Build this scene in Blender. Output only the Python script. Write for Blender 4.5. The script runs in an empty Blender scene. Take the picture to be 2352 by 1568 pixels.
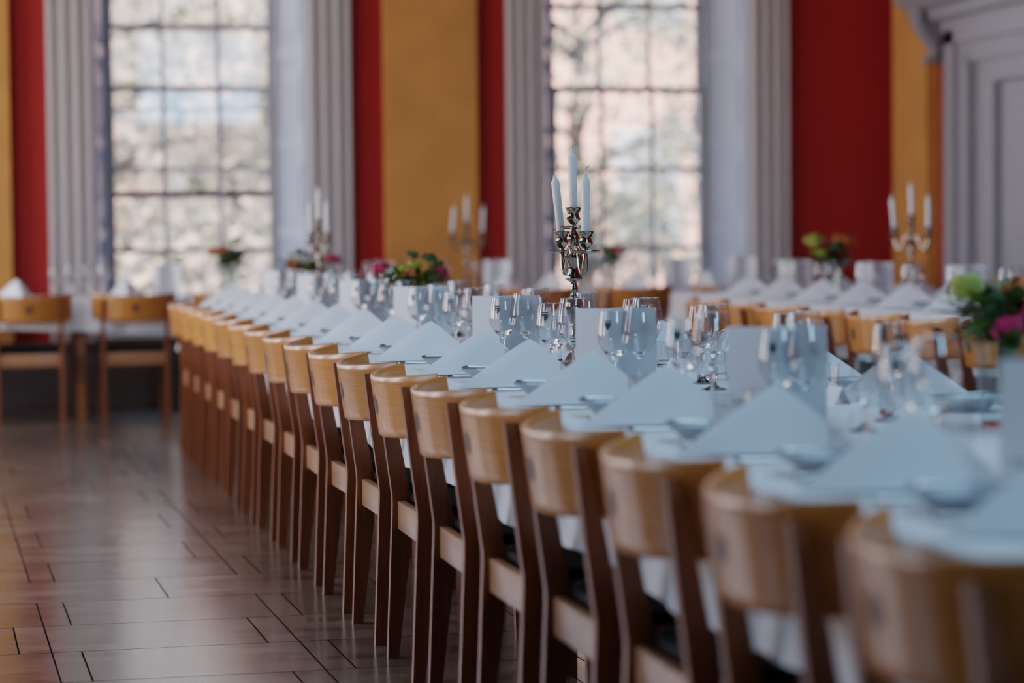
import bpy, bmesh, math, random
from mathutils import Vector, Matrix
random.seed(7)
PI = math.pi
sc = bpy.context.scene
COL = sc.collection

# ------------------------------------------------------------------ camera
F_PX, CX, CY = 5553.0, 1176.0, 784.0
YAW, PITCH, ROLL, CAM_H = 0.22158, 0.04606, 0.00957, 1.18717

def px_angle_xy(x):                       # X/Y ratio on the horizon for an image column
    return math.tan(YAW + math.atan((x - CX) / F_PX))

# ------------------------------------------------------------------ mesh builder
class MB:
    def __init__(self):
        self.v = []; self.f = []
    def add(self, vs, fs):
        o = len(self.v)
        self.v += [tuple(p) for p in vs]
        self.f += [tuple(i + o for i in f) for f in fs]
    def box(self, x0, x1, y0, y1, z0, z1):
        vs = [(x, y, z) for z in (z0, z1) for y in (y0, y1) for x in (x0, x1)]
        self.add(vs, [(0, 2, 3, 1), (4, 5, 7, 6), (0, 1, 5, 4), (2, 6, 7, 3), (0, 4, 6, 2), (1, 3, 7, 5)])
    def bbox(self, x0, x1, y0, y1, z0, z1, b):       # box with chamfered long edges
        bm = bmesh.new()
        bmesh.ops.create_cube(bm, size=1)
        for v in bm.verts:
            v.co = Vector(((x0 + x1) / 2 + v.co.x * (x1 - x0), (y0 + y1) / 2 + v.co.y * (y1 - y0), (z0 + z1) / 2 + v.co.z * (z1 - z0)))
        bmesh.ops.bevel(bm, geom=bm.edges[:], offset=b, segments=2, affect='EDGES', profile=0.6)
        bm.verts.index_update()
        self.add([v.co[:] for v in bm.verts], [[v.index for v in f.verts] for f in bm.faces]); bm.free()
    def prism(self, poly, a0, a1, axis='y'):         # 2D polygon extruded along an axis
        n = len(poly)
        def P(p, a):
            return {'y': (p[0], a, p[1]), 'x': (a, p[0], p[1]), 'z': (p[0], p[1], a)}[axis]
        vs = [P(p, a0) for p in poly] + [P(p, a1) for p in poly]
        fs = [tuple(range(n))[::-1], tuple(range(n, 2 * n))]
        fs += [(i, (i + 1) % n, n + (i + 1) % n, n + i) for i in range(n)]
        self.add(vs, fs)
    def lathe(self, prof, n=28, loc=(0, 0, 0)):      # list of (r, z)
        vs = []; fs = []; rings = []
        for r, z in prof:
            if r < 1e-5:
                rings.append([len(vs)]); vs.append((loc[0], loc[1], loc[2] + z))
            else:
                rings.append(list(range(len(vs), len(vs) + n)))
                vs += [(loc[0] + r * math.cos(2 * PI * k / n), loc[1] + r * math.sin(2 * PI * k / n), loc[2] + z) for k in range(n)]
        for a, b in zip(rings, rings[1:]):
            if len(a) == 1 and len(b) == 1: continue
            for k in range(n):
                k2 = (k + 1) % n
                if len(a) == 1: fs.append((a[0], b[k2], b[k]))
                elif len(b) == 1: fs.append((a[k], a[k2], b[0]))
                else: fs.append((a[k], a[k2], b[k2], b[k]))
        self.add(vs, fs)
    def tube(self, pts, radii, n=10):
        if not isinstance(radii, (list, tuple)): radii = [radii] * len(pts)
        pts = [Vector(p) for p in pts]
        vs = []; fs = []
        up = Vector((0, 0, 1))
        for i, p in enumerate(pts):
            d = (pts[min(i + 1, len(pts) - 1)] - pts[max(i - 1, 0)]).normalized()
            a = d.cross(up)
            if a.length < 1e-3: a = d.cross(Vector((1, 0, 0)))
            a.normalize(); b = d.cross(a).normalized()
            for k in range(n):
                t = 2 * PI * k / n
                vs.append((p + (a * math.cos(t) + b * math.sin(t)) * radii[i])[:])
        for i in range(len(pts) - 1):
            for k in range(n):
                k2 = (k + 1) % n
                fs.append((i * n + k, i * n + k2, (i + 1) * n + k2, (i + 1) * n + k))
        fs.append(tuple(range(n))[::-1]); fs.append(tuple(range((len(pts) - 1) * n, len(pts) * n)))
        self.add(vs, fs)
    def move(self, M):
        self.v = [(M @ Vector(p))[:] for p in self.v]; return self
    def build(self, name, mat, parent=None, smooth=True, angle=40, loc=None):
        me = bpy.data.meshes.new(name)
        me.from_pydata(self.v, [], self.f); me.update()
        bm = bmesh.new(); bm.from_mesh(me)
        bmesh.ops.recalc_face_normals(bm, faces=bm.faces[:])
        if smooth:
            lim = math.radians(angle)
            for f in bm.faces: f.smooth = True
            for e in bm.edges:
                if len(e.link_faces) != 2 or e.calc_face_angle(0) > lim: e.smooth = False
        bm.to_mesh(me); bm.free()
        if isinstance(mat, (list, tuple)):
            for m in mat: me.materials.append(m)
        else: me.materials.append(mat)
        o = bpy.data.objects.new(name, me); COL.objects.link(o)
        if parent: o.parent = parent
        if loc: o.location = loc
        return o

def tag(o, label=None, cat=None, group=None, kind=None):
    if label: o['label'] = label
    if cat: o['category'] = cat
    if group: o['group'] = group
    if kind: o['kind'] = kind
    return o
def empty(name, loc=(0, 0, 0), rz=0, **kw):
    o = bpy.data.objects.new(name, None); COL.objects.link(o)
    o.empty_display_size = .05
    o.location = loc; o.rotation_euler = (0, 0, rz)
    return tag(o, **kw)
def dup(root, loc, rz=0, label=None, group=None):
    kids = [c for c in root.children]
    r = root.copy(); COL.objects.link(r); r.location = loc; r.rotation_euler = (0, 0, rz)
    if label: r['label'] = label
    if group: r['group'] = group
    for ch in kids:
        c = ch.copy(); COL.objects.link(c); c.parent = r
        for g in ch.children:
            d = g.copy(); COL.objects.link(d); d.parent = c
    return r
class Proto:                              # first use moves the source itself, later uses copy it
    def __init__(self, root): self.root = root; self.used = False
    def put(self, loc, rz=0, label=None, group=None):
        if not self.used:
            self.used = True; o = self.root
            o.location = loc; o.rotation_euler = (0, 0, rz)
            if label: o['label'] = label
            if group: o['group'] = group
            return o
        return dup(self.root, loc, rz, label, group)

ORD = ['zeroth', 'first', 'second', 'third', 'fourth', 'fifth', 'sixth', 'seventh', 'eighth', 'ninth', 'tenth', 'eleventh', 'twelfth',
       'thirteenth', 'fourteenth', 'fifteenth', 'sixteenth', 'seventeenth', 'eighteenth', 'nineteenth', 'twentieth']

# ------------------------------------------------------------------ materials
def srgb(r, g, b):
    f = lambda c: (c / 255) / 12.92 if c / 255 <= .04045 else ((c / 255 + .055) / 1.055) ** 2.4
    return (f(r), f(g), f(b), 1)
def new_mat(name):
    m = bpy.data.materials.new(name); m.use_nodes = True
    nt = m.node_tree; b = nt.nodes['Principled BSDF']
    return m, nt, b
def plain(name, col, rough=.5, metal=0., spec=.5, noise=0., nscale=8., bump=0., bscale=60., coat=0., sheen=0.):
    m, nt, b = new_mat(name)
    b.inputs['Roughness'].default_value = rough; b.inputs['Metallic'].default_value = metal
    b.inputs['Specular IOR Level'].default_value = spec
    b.inputs['Coat Weight'].default_value = coat; b.inputs['Sheen Weight'].default_value = sheen
    tc = nt.nodes.new('ShaderNodeTexCoord')
    n = nt.nodes.new('ShaderNodeTexNoise'); n.inputs['Scale'].default_value = nscale; n.inputs['Detail'].default_value = 4
    nt.links.new(tc.outputs['Object'], n.inputs['Vector'])
    mx = nt.nodes.new('ShaderNodeMix'); mx.data_type = 'RGBA'
    d = [max(0, c * (1 - noise)) for c in col[:3]] + [1]; l = [min(1, c * (1 + noise)) for c in col[:3]] + [1]
    mx.inputs[6].default_value = d; mx.inputs[7].default_value = l
    nt.links.new(n.outputs['Fac'], mx.inputs[0]); nt.links.new(mx.outputs[2], b.inputs['Base Color'])
    if bump:
        n2 = nt.nodes.new('ShaderNodeTexNoise'); n2.inputs['Scale'].default_value = bscale; n2.inputs['Detail'].default_value = 3
        nt.links.new(tc.outputs['Object'], n2.inputs['Vector'])
        bp = nt.nodes.new('ShaderNodeBump'); bp.inputs['Strength'].default_value = bump; bp.inputs['Distance'].default_value = .01
        nt.links.new(n2.outputs['Fac'], bp.inputs['Height']); nt.links.new(bp.outputs['Normal'], b.inputs['Normal'])
    return m
def wood(name, dark, light, scale, rough=.35, coat=.3):
    m, nt, b = new_mat(name)
    b.inputs['Roughness'].default_value = rough; b.inputs['Coat Weight'].default_value = coat; b.inputs['Coat Roughness'].default_value = .2
    tc = nt.nodes.new('ShaderNodeTexCoord'); mp = nt.nodes.new('ShaderNodeMapping'); mp.inputs['Scale'].default_value = scale
    oi = nt.nodes.new('ShaderNodeObjectInfo')
    n = nt.nodes.new('ShaderNodeTexNoise'); n.inputs['Scale'].default_value = 1; n.inputs['Detail'].default_value = 6; n.inputs['Roughness'].default_value = .65
    n.noise_dimensions = '4D'
    ml = nt.nodes.new('ShaderNodeMath'); ml.operation = 'MULTIPLY'; ml.inputs[1].default_value = 20
    nt.links.new(oi.outputs['Random'], ml.inputs[0]); nt.links.new(ml.outputs[0], n.inputs['W'])
    nt.links.new(tc.outputs['Object'], mp.inputs['Vector']); nt.links.new(mp.outputs['Vector'], n.inputs['Vector'])
    rp = nt.nodes.new('ShaderNodeValToRGB')
    rp.color_ramp.elements[0].position = .3; rp.color_ramp.elements[0].color = dark
    rp.color_ramp.elements[1].position = .72; rp.color_ramp.elements[1].color = light
    nt.links.new(n.outputs['Fac'], rp.inputs['Fac'])
    hs = nt.nodes.new('ShaderNodeHueSaturation')
    mv = nt.nodes.new('ShaderNodeMapRange'); mv.inputs['To Min'].default_value = .82; mv.inputs['To Max'].default_value = 1.15
    nt.links.new(oi.outputs['Random'], mv.inputs['Value']); nt.links.new(mv.outputs[0], hs.inputs['Value'])
    nt.links.new(rp.outputs['Color'], hs.inputs['Color']); nt.links.new(hs.outputs['Color'], b.inputs['Base Color'])
    return m
def glass_mat(name, tint=(1, 1, 1, 1), rough=0.0):
    m, nt, b = new_mat(name)
    b.inputs['Base Color'].default_value = tint; b.inputs['Roughness'].default_value = rough
    b.inputs['Transmission Weight'].default_value = 1; b.inputs['IOR'].default_value = 1.48
    return m
def thin_mat(name, tint=(.925, .922, .915, 1)):      # blown-glass wall: straight-through with a symmetric fresnel sheen
    m, nt, b = new_mat(name); out = nt.nodes['Material Output']; N = nt.nodes; L = nt.links
    lw = N.new('ShaderNodeLayerWeight'); lw.inputs['Blend'].default_value = .5
    pw = N.new('ShaderNodeMath'); pw.operation = 'POWER'; pw.inputs[1].default_value = 4.0; L.new(lw.outputs['Facing'], pw.inputs[0])
    mr = N.new('ShaderNodeMapRange'); mr.inputs['To Min'].default_value = .11; mr.inputs['To Max'].default_value = .60; L.new(pw.outputs[0], mr.inputs['Value'])
    p2 = N.new('ShaderNodeMath'); p2.operation = 'POWER'; p2.inputs[1].default_value = 6.0; L.new(lw.outputs['Facing'], p2.inputs[0])
    cm = N.new('ShaderNodeMix'); cm.data_type = 'RGBA'; cm.inputs[6].default_value = tint; cm.inputs[7].default_value = (.26, .26, .27, 1); L.new(p2.outputs[0], cm.inputs[0])
    tr = N.new('ShaderNodeBsdfTransparent'); L.new(cm.outputs[2], tr.inputs['Color'])
    gl = N.new('ShaderNodeBsdfGlossy'); gl.inputs['Roughness'].default_value = .03
    mx = N.new('ShaderNodeMixShader'); L.new(mr.outputs[0], mx.inputs[0]); L.new(tr.outputs[0], mx.inputs[1]); L.new(gl.outputs[0], mx.inputs[2])
    L.new(mx.outputs[0], out.inputs['Surface'])
    return m
def pane_mat(name):                        # thin window glass
    m, nt, b = new_mat(name)
    out = nt.nodes['Material Output']
    tr = nt.nodes.new('ShaderNodeBsdfTransparent'); tr.inputs['Color'].default_value = (.95, .96, .97, 1)
    gl = nt.nodes.new('ShaderNodeBsdfGlossy'); gl.inputs['Roughness'].default_value = .02
    fr = nt.nodes.new('ShaderNodeFresnel'); fr.inputs['IOR'].default_value = 1.4
    mx = nt.nodes.new('ShaderNodeMixShader')
    nt.links.new(fr.outputs[0], mx.inputs[0]); nt.links.new(tr.outputs[0], mx.inputs[1]); nt.links.new(gl.outputs[0], mx.inputs[2])
    nt.links.new(mx.outputs[0], out.inputs['Surface'])
    return m
def leaf_mat(name, c1, c2, trans=.5):
    m, nt, b = new_mat(name)
    out = nt.nodes['Material Output']
    tc = nt.nodes.new('ShaderNodeTexCoord'); n = nt.nodes.new('ShaderNodeTexNoise'); n.inputs['Scale'].default_value = 2.5; n.inputs['Detail'].default_value = 3
    nt.links.new(tc.outputs['Object'], n.inputs['Vector'])
    mx = nt.nodes.new('ShaderNodeValToRGB'); mx.color_ramp.elements[0].position = .38; mx.color_ramp.elements[1].position = .62
    mx.color_ramp.elements[0].color = c1; mx.color_ramp.elements[1].color = c2
    nt.links.new(n.outputs['Fac'], mx.inputs['Fac'])
    tl = nt.nodes.new('ShaderNodeBsdfTranslucent'); ms = nt.nodes.new('ShaderNodeMixShader'); ms.inputs[0].default_value = trans
    nt.links.new(mx.outputs['Color'], b.inputs['Base Color']); nt.links.new(mx.outputs['Color'], tl.inputs['Color'])
    b.inputs['Roughness'].default_value = .35
    nt.links.new(b.outputs[0], ms.inputs[1]); nt.links.new(tl.outputs[0], ms.inputs[2]); nt.links.new(ms.outputs[0], out.inputs['Surface'])
    return m

M = {}
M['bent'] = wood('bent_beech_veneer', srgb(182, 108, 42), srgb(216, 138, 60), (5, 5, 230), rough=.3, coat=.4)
M['leg'] = wood('shaded_beech', srgb(102, 52, 25), srgb(150, 82, 42), (45, 45, 3), rough=.4, coat=.12)  # beech darkened for the shade that falls on the chair legs
M['rail'] = wood('pale_beech_rail', srgb(160, 108, 70), srgb(190, 136, 96), (45, 3, 45), rough=.3, coat=.3)
M['table'] = wood('table_beech', srgb(120, 70, 36), srgb(165, 105, 60), (20, 2, 20))
M['seat'] = plain('black_leather', srgb(20, 17, 17), .75, noise=.2, bump=.1, spec=.15)
M['badge'] = plain('burnt_stamp', srgb(74, 56, 44), .5, noise=.1)
M['badge_light'] = plain('stamp_lines', srgb(170, 125, 80), .5)
M['cloth'] = plain('white_linen', srgb(232, 232, 234), .75, noise=.03, nscale=3, bump=.05, bscale=400, sheen=.2)
M['napkin'] = plain('white_napkin_linen', srgb(238, 240, 243), .8, noise=.03, nscale=10, bump=.06, bscale=700, sheen=.2)
M['card'] = plain('white_card', srgb(236, 237, 240), .6, noise=.02)
M['print'] = plain('printed_ink', srgb(60, 95, 110), .6)
M['china'] = plain('white_china', srgb(168, 178, 188), .1, spec=.6, noise=.02, coat=.3)
M['steel'] = plain('polished_steel', srgb(190, 185, 180), .14, metal=1, noise=.05)
M['silver'] = plain('tarnished_silver', srgb(160, 146, 130), .13, metal=1, noise=.22, nscale=25)
M['glass'] = glass_mat('clear_glass', (.985, .99, .99, 1))
M['thin'] = thin_mat('blown_glass')
M['thingreen'] = thin_mat('green_blown_glass', (.80, .90, .87, 1))
M['vase'] = glass_mat('green_tinted_glass', (.80, .93, .90, 1))
M['etch'] = plain('etched_crest', srgb(48, 66, 76), .5)
M['wax'] = plain('white_wax', srgb(236, 236, 232), .45, noise=.02, spec=.4)
M['wick'] = plain('cotton_wick', srgb(196, 192, 184), .9)
M['red'] = plain('red_wall_paint', srgb(152, 20, 6), .75, noise=.10, nscale=1.3, bump=.03)
M['ochre'] = plain('ochre_plaster', srgb(208, 140, 70), .8, noise=.26, nscale=3.2, bump=.06, bscale=20)
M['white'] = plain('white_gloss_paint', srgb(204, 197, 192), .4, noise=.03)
M['shutter'] = plain('skylit_shutter_white', srgb(206, 216, 232), .4, noise=.03)  # white paint tinted blue for the sky light in the reveals
M['sash'] = plain('grey_sash_paint', srgb(168, 166, 168), .45, noise=.03)
M['cream'] = plain('dimmed_cream_paint', srgb(150, 148, 152), .45, noise=.03)  # door paint darkened to stand in for the dim right side
M['dado'] = plain('dado_with_shade', srgb(84, 74, 70), .5, noise=.08)  # cream dado darkened to stand in for the shade below the tables
M['unseen_walls'] = plain('dark_unseen_walls', srgb(78, 62, 52), .5, noise=.15)  # unseen walls given a dark tone to cut bounced light
M['ceil'] = plain('ceiling_plaster', srgb(120, 112, 106), .85, noise=.03)
M['pane'] = pane_mat('window_glass')
M['leaf_tree'] = leaf_mat('tree_leaf', srgb(100, 104, 82), srgb(204, 180, 152), .45)
M['leaf_gold'] = leaf_mat('golden_leaf', srgb(104, 104, 78), srgb(255, 222, 196), .5)
M['bark'] = plain('bark', srgb(66, 58, 52), .9, noise=.3, bump=.3, bscale=12)
M['leaf'] = leaf_mat('bouquet_leaf', srgb(42, 58, 18), srgb(112, 126, 40), .2)
M['stem'] = plain('green_stem', srgb(62, 84, 38), .6, noise=.2)
M['crimson'] = plain('crimson_petal', srgb(176, 20, 74), .6, noise=.25, nscale=40)
M['pwhite'] = plain('white_petal', srgb(226, 226, 206), .6, noise=.1, nscale=40)
M['pgreen'] = plain('lime_petal', srgb(150, 156, 56), .6, noise=.25, nscale=40)
M['porange'] = plain('orange_petal', srgb(196, 106, 36), .6, noise=.25, nscale=40)
M['pdark'] = plain('dark_green_bud', srgb(46, 74, 30), .7, noise=.25, nscale=60)
M['facade'] = plain('pink_facade', srgb(232, 172, 148), .9, noise=.10, nscale=.5)
M['facade_grey'] = plain('grey_facade', srgb(120, 114, 108), .9, noise=.15, nscale=.5)
M['paving'] = plain('pale_paving', srgb(186, 196, 210), .9, noise=.12, nscale=1.5)
M['bookred'] = plain('dark_red_cloth', srgb(84, 34, 28), .7)

def floor_mat():
    m, nt, b = new_mat('polished_limestone')
    N = nt.nodes; L = nt.links
    tc = N.new('ShaderNodeTexCoord'); sp = N.new('ShaderNodeSeparateXYZ'); L.new(tc.outputs['Object'], sp.inputs[0])
    def mth(op, a, bv=None, cv=None):
        n = N.new('ShaderNodeMath'); n.operation = op
        for k, v in enumerate((a, bv, cv)):
            if v is None: continue
            if isinstance(v, (int, float)): n.inputs[k].default_value = v
            else: L.new(v, n.inputs[k])
        return n.outputs[0]
    RY, CXW = .4755, .707
    xs = mth('ADD', sp.outputs['X'], mth('MULTIPLY', mth('SUBTRACT', sp.outputs['Y'], 6.47), .0176))      # slabs lie very slightly askew
    y = mth('DIVIDE', mth('SUBTRACT', sp.outputs['Y'], 6.47), RY); row = mth('FLOOR', y); fy = mth('FRACT', y)
    x = mth('DIVIDE', mth('SUBTRACT', xs, .224), CXW); colm = mth('FLOOR', x); fx = mth('FRACT', x)
    dy = mth('MULTIPLY', mth('MINIMUM', fy, mth('SUBTRACT', 1, fy)), RY)
    dx = mth('MULTIPLY', mth('MINIMUM', fx, mth('SUBTRACT', 1, fx)), CXW)
    par = mth('MODULO', mth('ADD', row, 100), 2)                      # short slab alternately at the left and right joint
    spec_ = mth('COMPARE', mth('MODULO', mth('ADD', row, 70), 7), 3, .1)   # now and then a row with one middle joint only
    ex = mth('ADD', .118, mth('MULTIPLY', par, .754))
    ex = mth('ADD', mth('MULTIPLY', ex, mth('SUBTRACT', 1, spec_)), mth('MULTIPLY', spec_, .60))
    de = mth('MULTIPLY', mth('ABSOLUTE', mth('SUBTRACT', fx, ex)), CXW)
    dx = mth('ADD', dx, spec_)
    d = mth('MINIMUM', mth('MINIMUM', dy, dx), de)
    joint = mth('LESS_THAN', d, .0026)
    side = mth('GREATER_THAN', fx, ex)
    wn = N.new('ShaderNodeTexWhiteNoise'); wn.noise_dimensions = '3D'
    cb = N.new('ShaderNodeCombineXYZ'); L.new(row, cb.inputs[0]); L.new(colm, cb.inputs[1]); L.new(side, cb.inputs[2]); L.new(cb.outputs[0], wn.inputs['Vector'])
    ns = N.new('ShaderNodeTexNoise'); ns.inputs['Scale'].default_value = 3.2; ns.inputs['Detail'].default_value = 7; ns.inputs['Roughness'].default_value = .62
    mp = N.new('ShaderNodeMapping'); mp.inputs['Scale'].default_value = (1, 2.6, 1); L.new(tc.outputs['Object'], mp.inputs[0]); L.new(mp.outputs[0], ns.inputs['Vector'])
    rp = N.new('ShaderNodeValToRGB'); rp.color_ramp.elements[0].position = .3; rp.color_ramp.elements[1].position = .75
    rp.color_ramp.elements[0].color = srgb(78, 60, 50); rp.color_ramp.elements[1].color = srgb(144, 124, 106)
    L.new(ns.outputs['Fac'], rp.inputs['Fac'])
    hs = N.new('ShaderNodeHueSaturation'); L.new(rp.outputs['Color'], hs.inputs['Color'])
    L.new(mth('ADD', .74, mth('MULTIPLY', wn.outputs['Value'], .42)), hs.inputs['Value'])
    mx = N.new('ShaderNodeMix'); mx.data_type = 'RGBA'; L.new(joint, mx.inputs[0]); L.new(hs.outputs['Color'], mx.inputs[6]); mx.inputs[7].default_value = srgb(34, 26, 22)
    L.new(mx.outputs[2], b.inputs['Base Color'])
    L.new(mth('ADD', mth('ADD', .07, mth('MULTIPLY', ns.outputs['Fac'], .24)), mth('MULTIPLY', joint, .7)), b.inputs['Roughness'])
    L.new(mth('MULTIPLY', mth('SUBTRACT', 1, joint), .5), b.inputs['Specular IOR Level'])
    L.new(mth('MULTIPLY', mth('SUBTRACT', 1, joint), .25), b.inputs['Coat Weight']); b.inputs['Coat Roughness'].default_value = .2
    bp = N.new('ShaderNodeBump'); bp.inputs['Strength'].default_value = .25; bp.inputs['Distance'].default_value = .003
    L.new(mth('ADD', mth('MULTIPLY', joint, -1), mth('MULTIPLY', ns.outputs['Fac'], .6)), bp.inputs['Height']); L.new(bp.outputs['Normal'], b.inputs['Normal'])
    return m
M['floor'] = floor_mat()

# ------------------------------------------------------------------ room shell
YW, YG, XR, XL, YB, ZC = 17.0, 17.4, 6.751, -3.3, -3.2, 4.6
def struct(o): return tag(o, kind='structure')

b = MB(); b.box(XL - .3, XR + .3, YB - .3, YW + .3, -.1, 0); struct(b.build('floor', M['floor'], smooth=False))
b = MB(); b.box(XL - .3, XR + .3, YB - .3, YW + .6, ZC, ZC + .1); struct(b.build('ceiling', M['ceil'], smooth=False))
SILL, HEAD = .50, 3.75
W = [dict(o0=.86, o1=2.371, g0=1.015, g1=2.174, ta=.564, tb=2.669, m=(1.395, 1.792)),
     dict(o0=-2.40, o1=-.89, g0=-2.245, g1=-1.086, ta=-2.696, tb=-.591, m=(-1.865, -1.468)),
     dict(o0=4.062, o1=5.633, g0=4.247, g1=5.407, ta=3.801, tb=5.923, m=(4.623, 5.010))]
b = MB()
ws = sorted([v for w in W for v in (w['o0'], w['o1'])]); ws = [XL - .3] + ws + [XR + .3]
for k in range(0, len(ws), 2): b.box(ws[k], ws[k + 1], YW, YW + .5, 0, ZC)
for w in W:
    b.box(w['o0'], w['o1'], YW, YW + .5, 0, SILL - .03); b.box(w['o0'], w['o1'], YW, YW + .5, HEAD, ZC)
struct(b.build('wall_far', M['red'], smooth=False))
b = MB(); b.box(XR, XR + .3, YB - .3, 13.62, 0, ZC)
b.box(XR, XR + .3, 15.06, YW, 0, ZC); b.box(XR, XR + .3, 13.62, 15.06, 2.17, ZC)
struct(b.build('wall_right', M['red'], smooth=False))
b = MB(); b.box(XL - .3, XR + .3, YB - .3, YB, 0, ZC); struct(b.build('wall_back', M['unseen_walls'], smooth=False))
LW = [(5.0, 6.4), (8.1, 9.5), (11.2, 12.6), (14.3, 15.7)]       # window openings in the wall on the aisle side
b = MB(); ys = [YB] + [v for p in LW for v in p] + [YW]
for k in range(0, len(ys), 2): b.box(XL - .3, XL, ys[k], ys[k + 1], 0, ZC)
for y0, y1 in LW: b.box(XL - .3, XL, y0, y1, 0, .7); b.box(XL - .3, XL, y0, y1, 3.7, ZC)
struct(b.build('wall_left', M['unseen_walls'], smooth=False))
# dado and skirting below the windows
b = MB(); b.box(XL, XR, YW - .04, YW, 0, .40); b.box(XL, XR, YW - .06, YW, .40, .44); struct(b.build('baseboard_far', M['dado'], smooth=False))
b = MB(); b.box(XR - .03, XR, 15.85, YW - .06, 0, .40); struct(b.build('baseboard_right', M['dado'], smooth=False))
# ochre pilaster strips
def strip(n, x0, x1, y0, y1):
    b = MB(); b.box(x0, x1, y0, y1, .44, ZC); struct(b.build('trim_%d' % n, M['ochre'], smooth=False))
strip(1, -.36, .308, YW - .08, YW); strip(2, 2.91, 3.574, YW - .08, YW); strip(3, XR - .10, XR, 16.10, 16.74)

# windows
def window(n, w):
    t = empty('window_%d' % n, (0, 0, 0)); tag(t, kind='structure')
    # fluted architrave on each side
    for (a, c) in ((w['ta'], w['o0']), (w['o1'], w['tb'])):
        L = c - a; m = MB()
        m.box(a, c, YW - .05, YW, .44, HEAD + .2)
        k0 = [0, .14, .30, .44, .60, .74, .90]
        for q in range(0, 6, 2):
            m.bbox(a + L * k0[q], a + L * k0[q + 1], YW - .09, YW - .045, .44, HEAD + .2, .012)
        m.bbox(a + L * .88, c, YW - .075, YW - .045, .44, HEAD + .2, .01)
        m.build('architrave', M['white'], t)
    m = MB(); m.box(w['ta'], w['tb'], YW - .07, YW, HEAD, HEAD + .26); m.build('head_architrave', M['white'], t, smooth=False)
    m = MB(); m.box(w['o0'] - .02, w['o1'] + .02, YW - .06, YG, SILL - .04, SILL); m.build('sill', M['white'], t, smooth=False)
    # splayed panelled shutters folded into the reveal
    for s, (xa, xb) in ((1, (w['o0'], w['g0'] - .05)), (-1, (w['o1'], w['g1'] + .05))):
        a = Vector((xa, YW, 0)); c = Vector((xb, YG, 0)); d = (c - a).normalized(); nrm = Vector((d.y, -d.x, 0)) * s
        Ln = (c - a).length
        m = MB()
        def quad_box(u0, u1, z0, z1, h0, h1):
            vs = []
            for z in (z0, z1):
                for h in (h0, h1):
                    for u in (u0, u1):
                        p = a + d * u + nrm * h; vs.append((p.x, p.y, z))
            m.add(vs, [(0, 2, 3, 1), (4, 5, 7, 6), (0, 1, 5, 4), (2, 6, 7, 3), (0, 4, 6, 2), (1, 3, 7, 5)])
        quad_box(0, Ln, SILL, HEAD, -.06, 0)
        for z0 in (.5, 1.14, 1.78, 2.42, 3.06):
            quad_box(.03, Ln - .03, z0 + .10, z0 + .60, 0, .006)
            quad_box(.09, Ln - .09, z0 + .16, z0 + .54, .006, .022)
        quad_box(0, .035, SILL, HEAD, 0, .03); quad_box(Ln - .035, Ln, SILL, HEAD, 0, .03)
        for z0 in (.5, 1.14, 1.78, 2.42, 3.06, 3.66): quad_box(.035, Ln - .035, z0, z0 + .09, 0, .028)
        m.build('shutter', M['shutter'], t, smooth=False)
    m = MB(); m.box(w['o0'], w['o1'], YW, YW + .5, HEAD - .02, HEAD); m.build('soffit', M['white'], t, smooth=False)
    # box frame
    m = MB()
    m.box(w['g0'] - .13, w['g0'], YG - .03, YG + .14, SILL, HEAD); m.box(w['g1'], w['g1'] + .13, YG - .03, YG + .14, SILL, HEAD)
    m.box(w['g0'], w['g1'], YG - .03, YG + .14, SILL, SILL + .05)
    m.build('box_frame', M['sash'], t, smooth=False)
    if n in (1, 3):
        inner = dict(rails=[(2.2177, .042)], bars=[(1.645, .026), (1.064, .035)], z=(SILL + .05, 2.24), y=YG)
        outer = dict(rails=[(2.659, .042)], bars=[(2.072, .02), (1.465, .03), (3.25, .026)], z=(1.44, HEAD), y=YG + .08)
    else:
        inner = dict(rails=[(2.217, .042)], bars=[(1.632, .034), (1.043, .03)], z=(SILL + .05, 2.24), y=YG)
        outer = dict(rails=[(2.838, .042)], bars=[(3.42, .026)], z=(2.2, HEAD), y=YG + .08)
    for sh in (inner, outer):
        m = MB(); y0, y1 = sh['y'], sh['y'] + .04; z0, z1 = sh['z']
        m.box(w['g0'], w['g0'] + .028, y0, y1, z0, z1); m.box(w['g1'] - .028, w['g1'], y0, y1, z0, z1)
        for z, th in sh['rails'] + sh['bars']: m.box(w['g0'] + .028, w['g1'] - .028, y0, y1, z - th / 2, z + th / 2)
        m.box(w['g0'] + .028, w['g1'] - .028, y0, y1, z0, z0 + .05)
        for x in w['m']: m.box(x - .013, x + .013, y0 + .004, y1 - .004, z0, z1)
        s = m.build('sash', M['sash'], t, smooth=False)
        g = MB(); g.box(w['g0'] + .02, w['g1'] - .02, y0 + .018, y0 + .022, z0 + .01, z1 - .01)
        g.build('glass_pane', M['pane'], s, smooth=False)
window(1, W[0]); window(3, W[1]); window(2, W[2])

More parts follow.
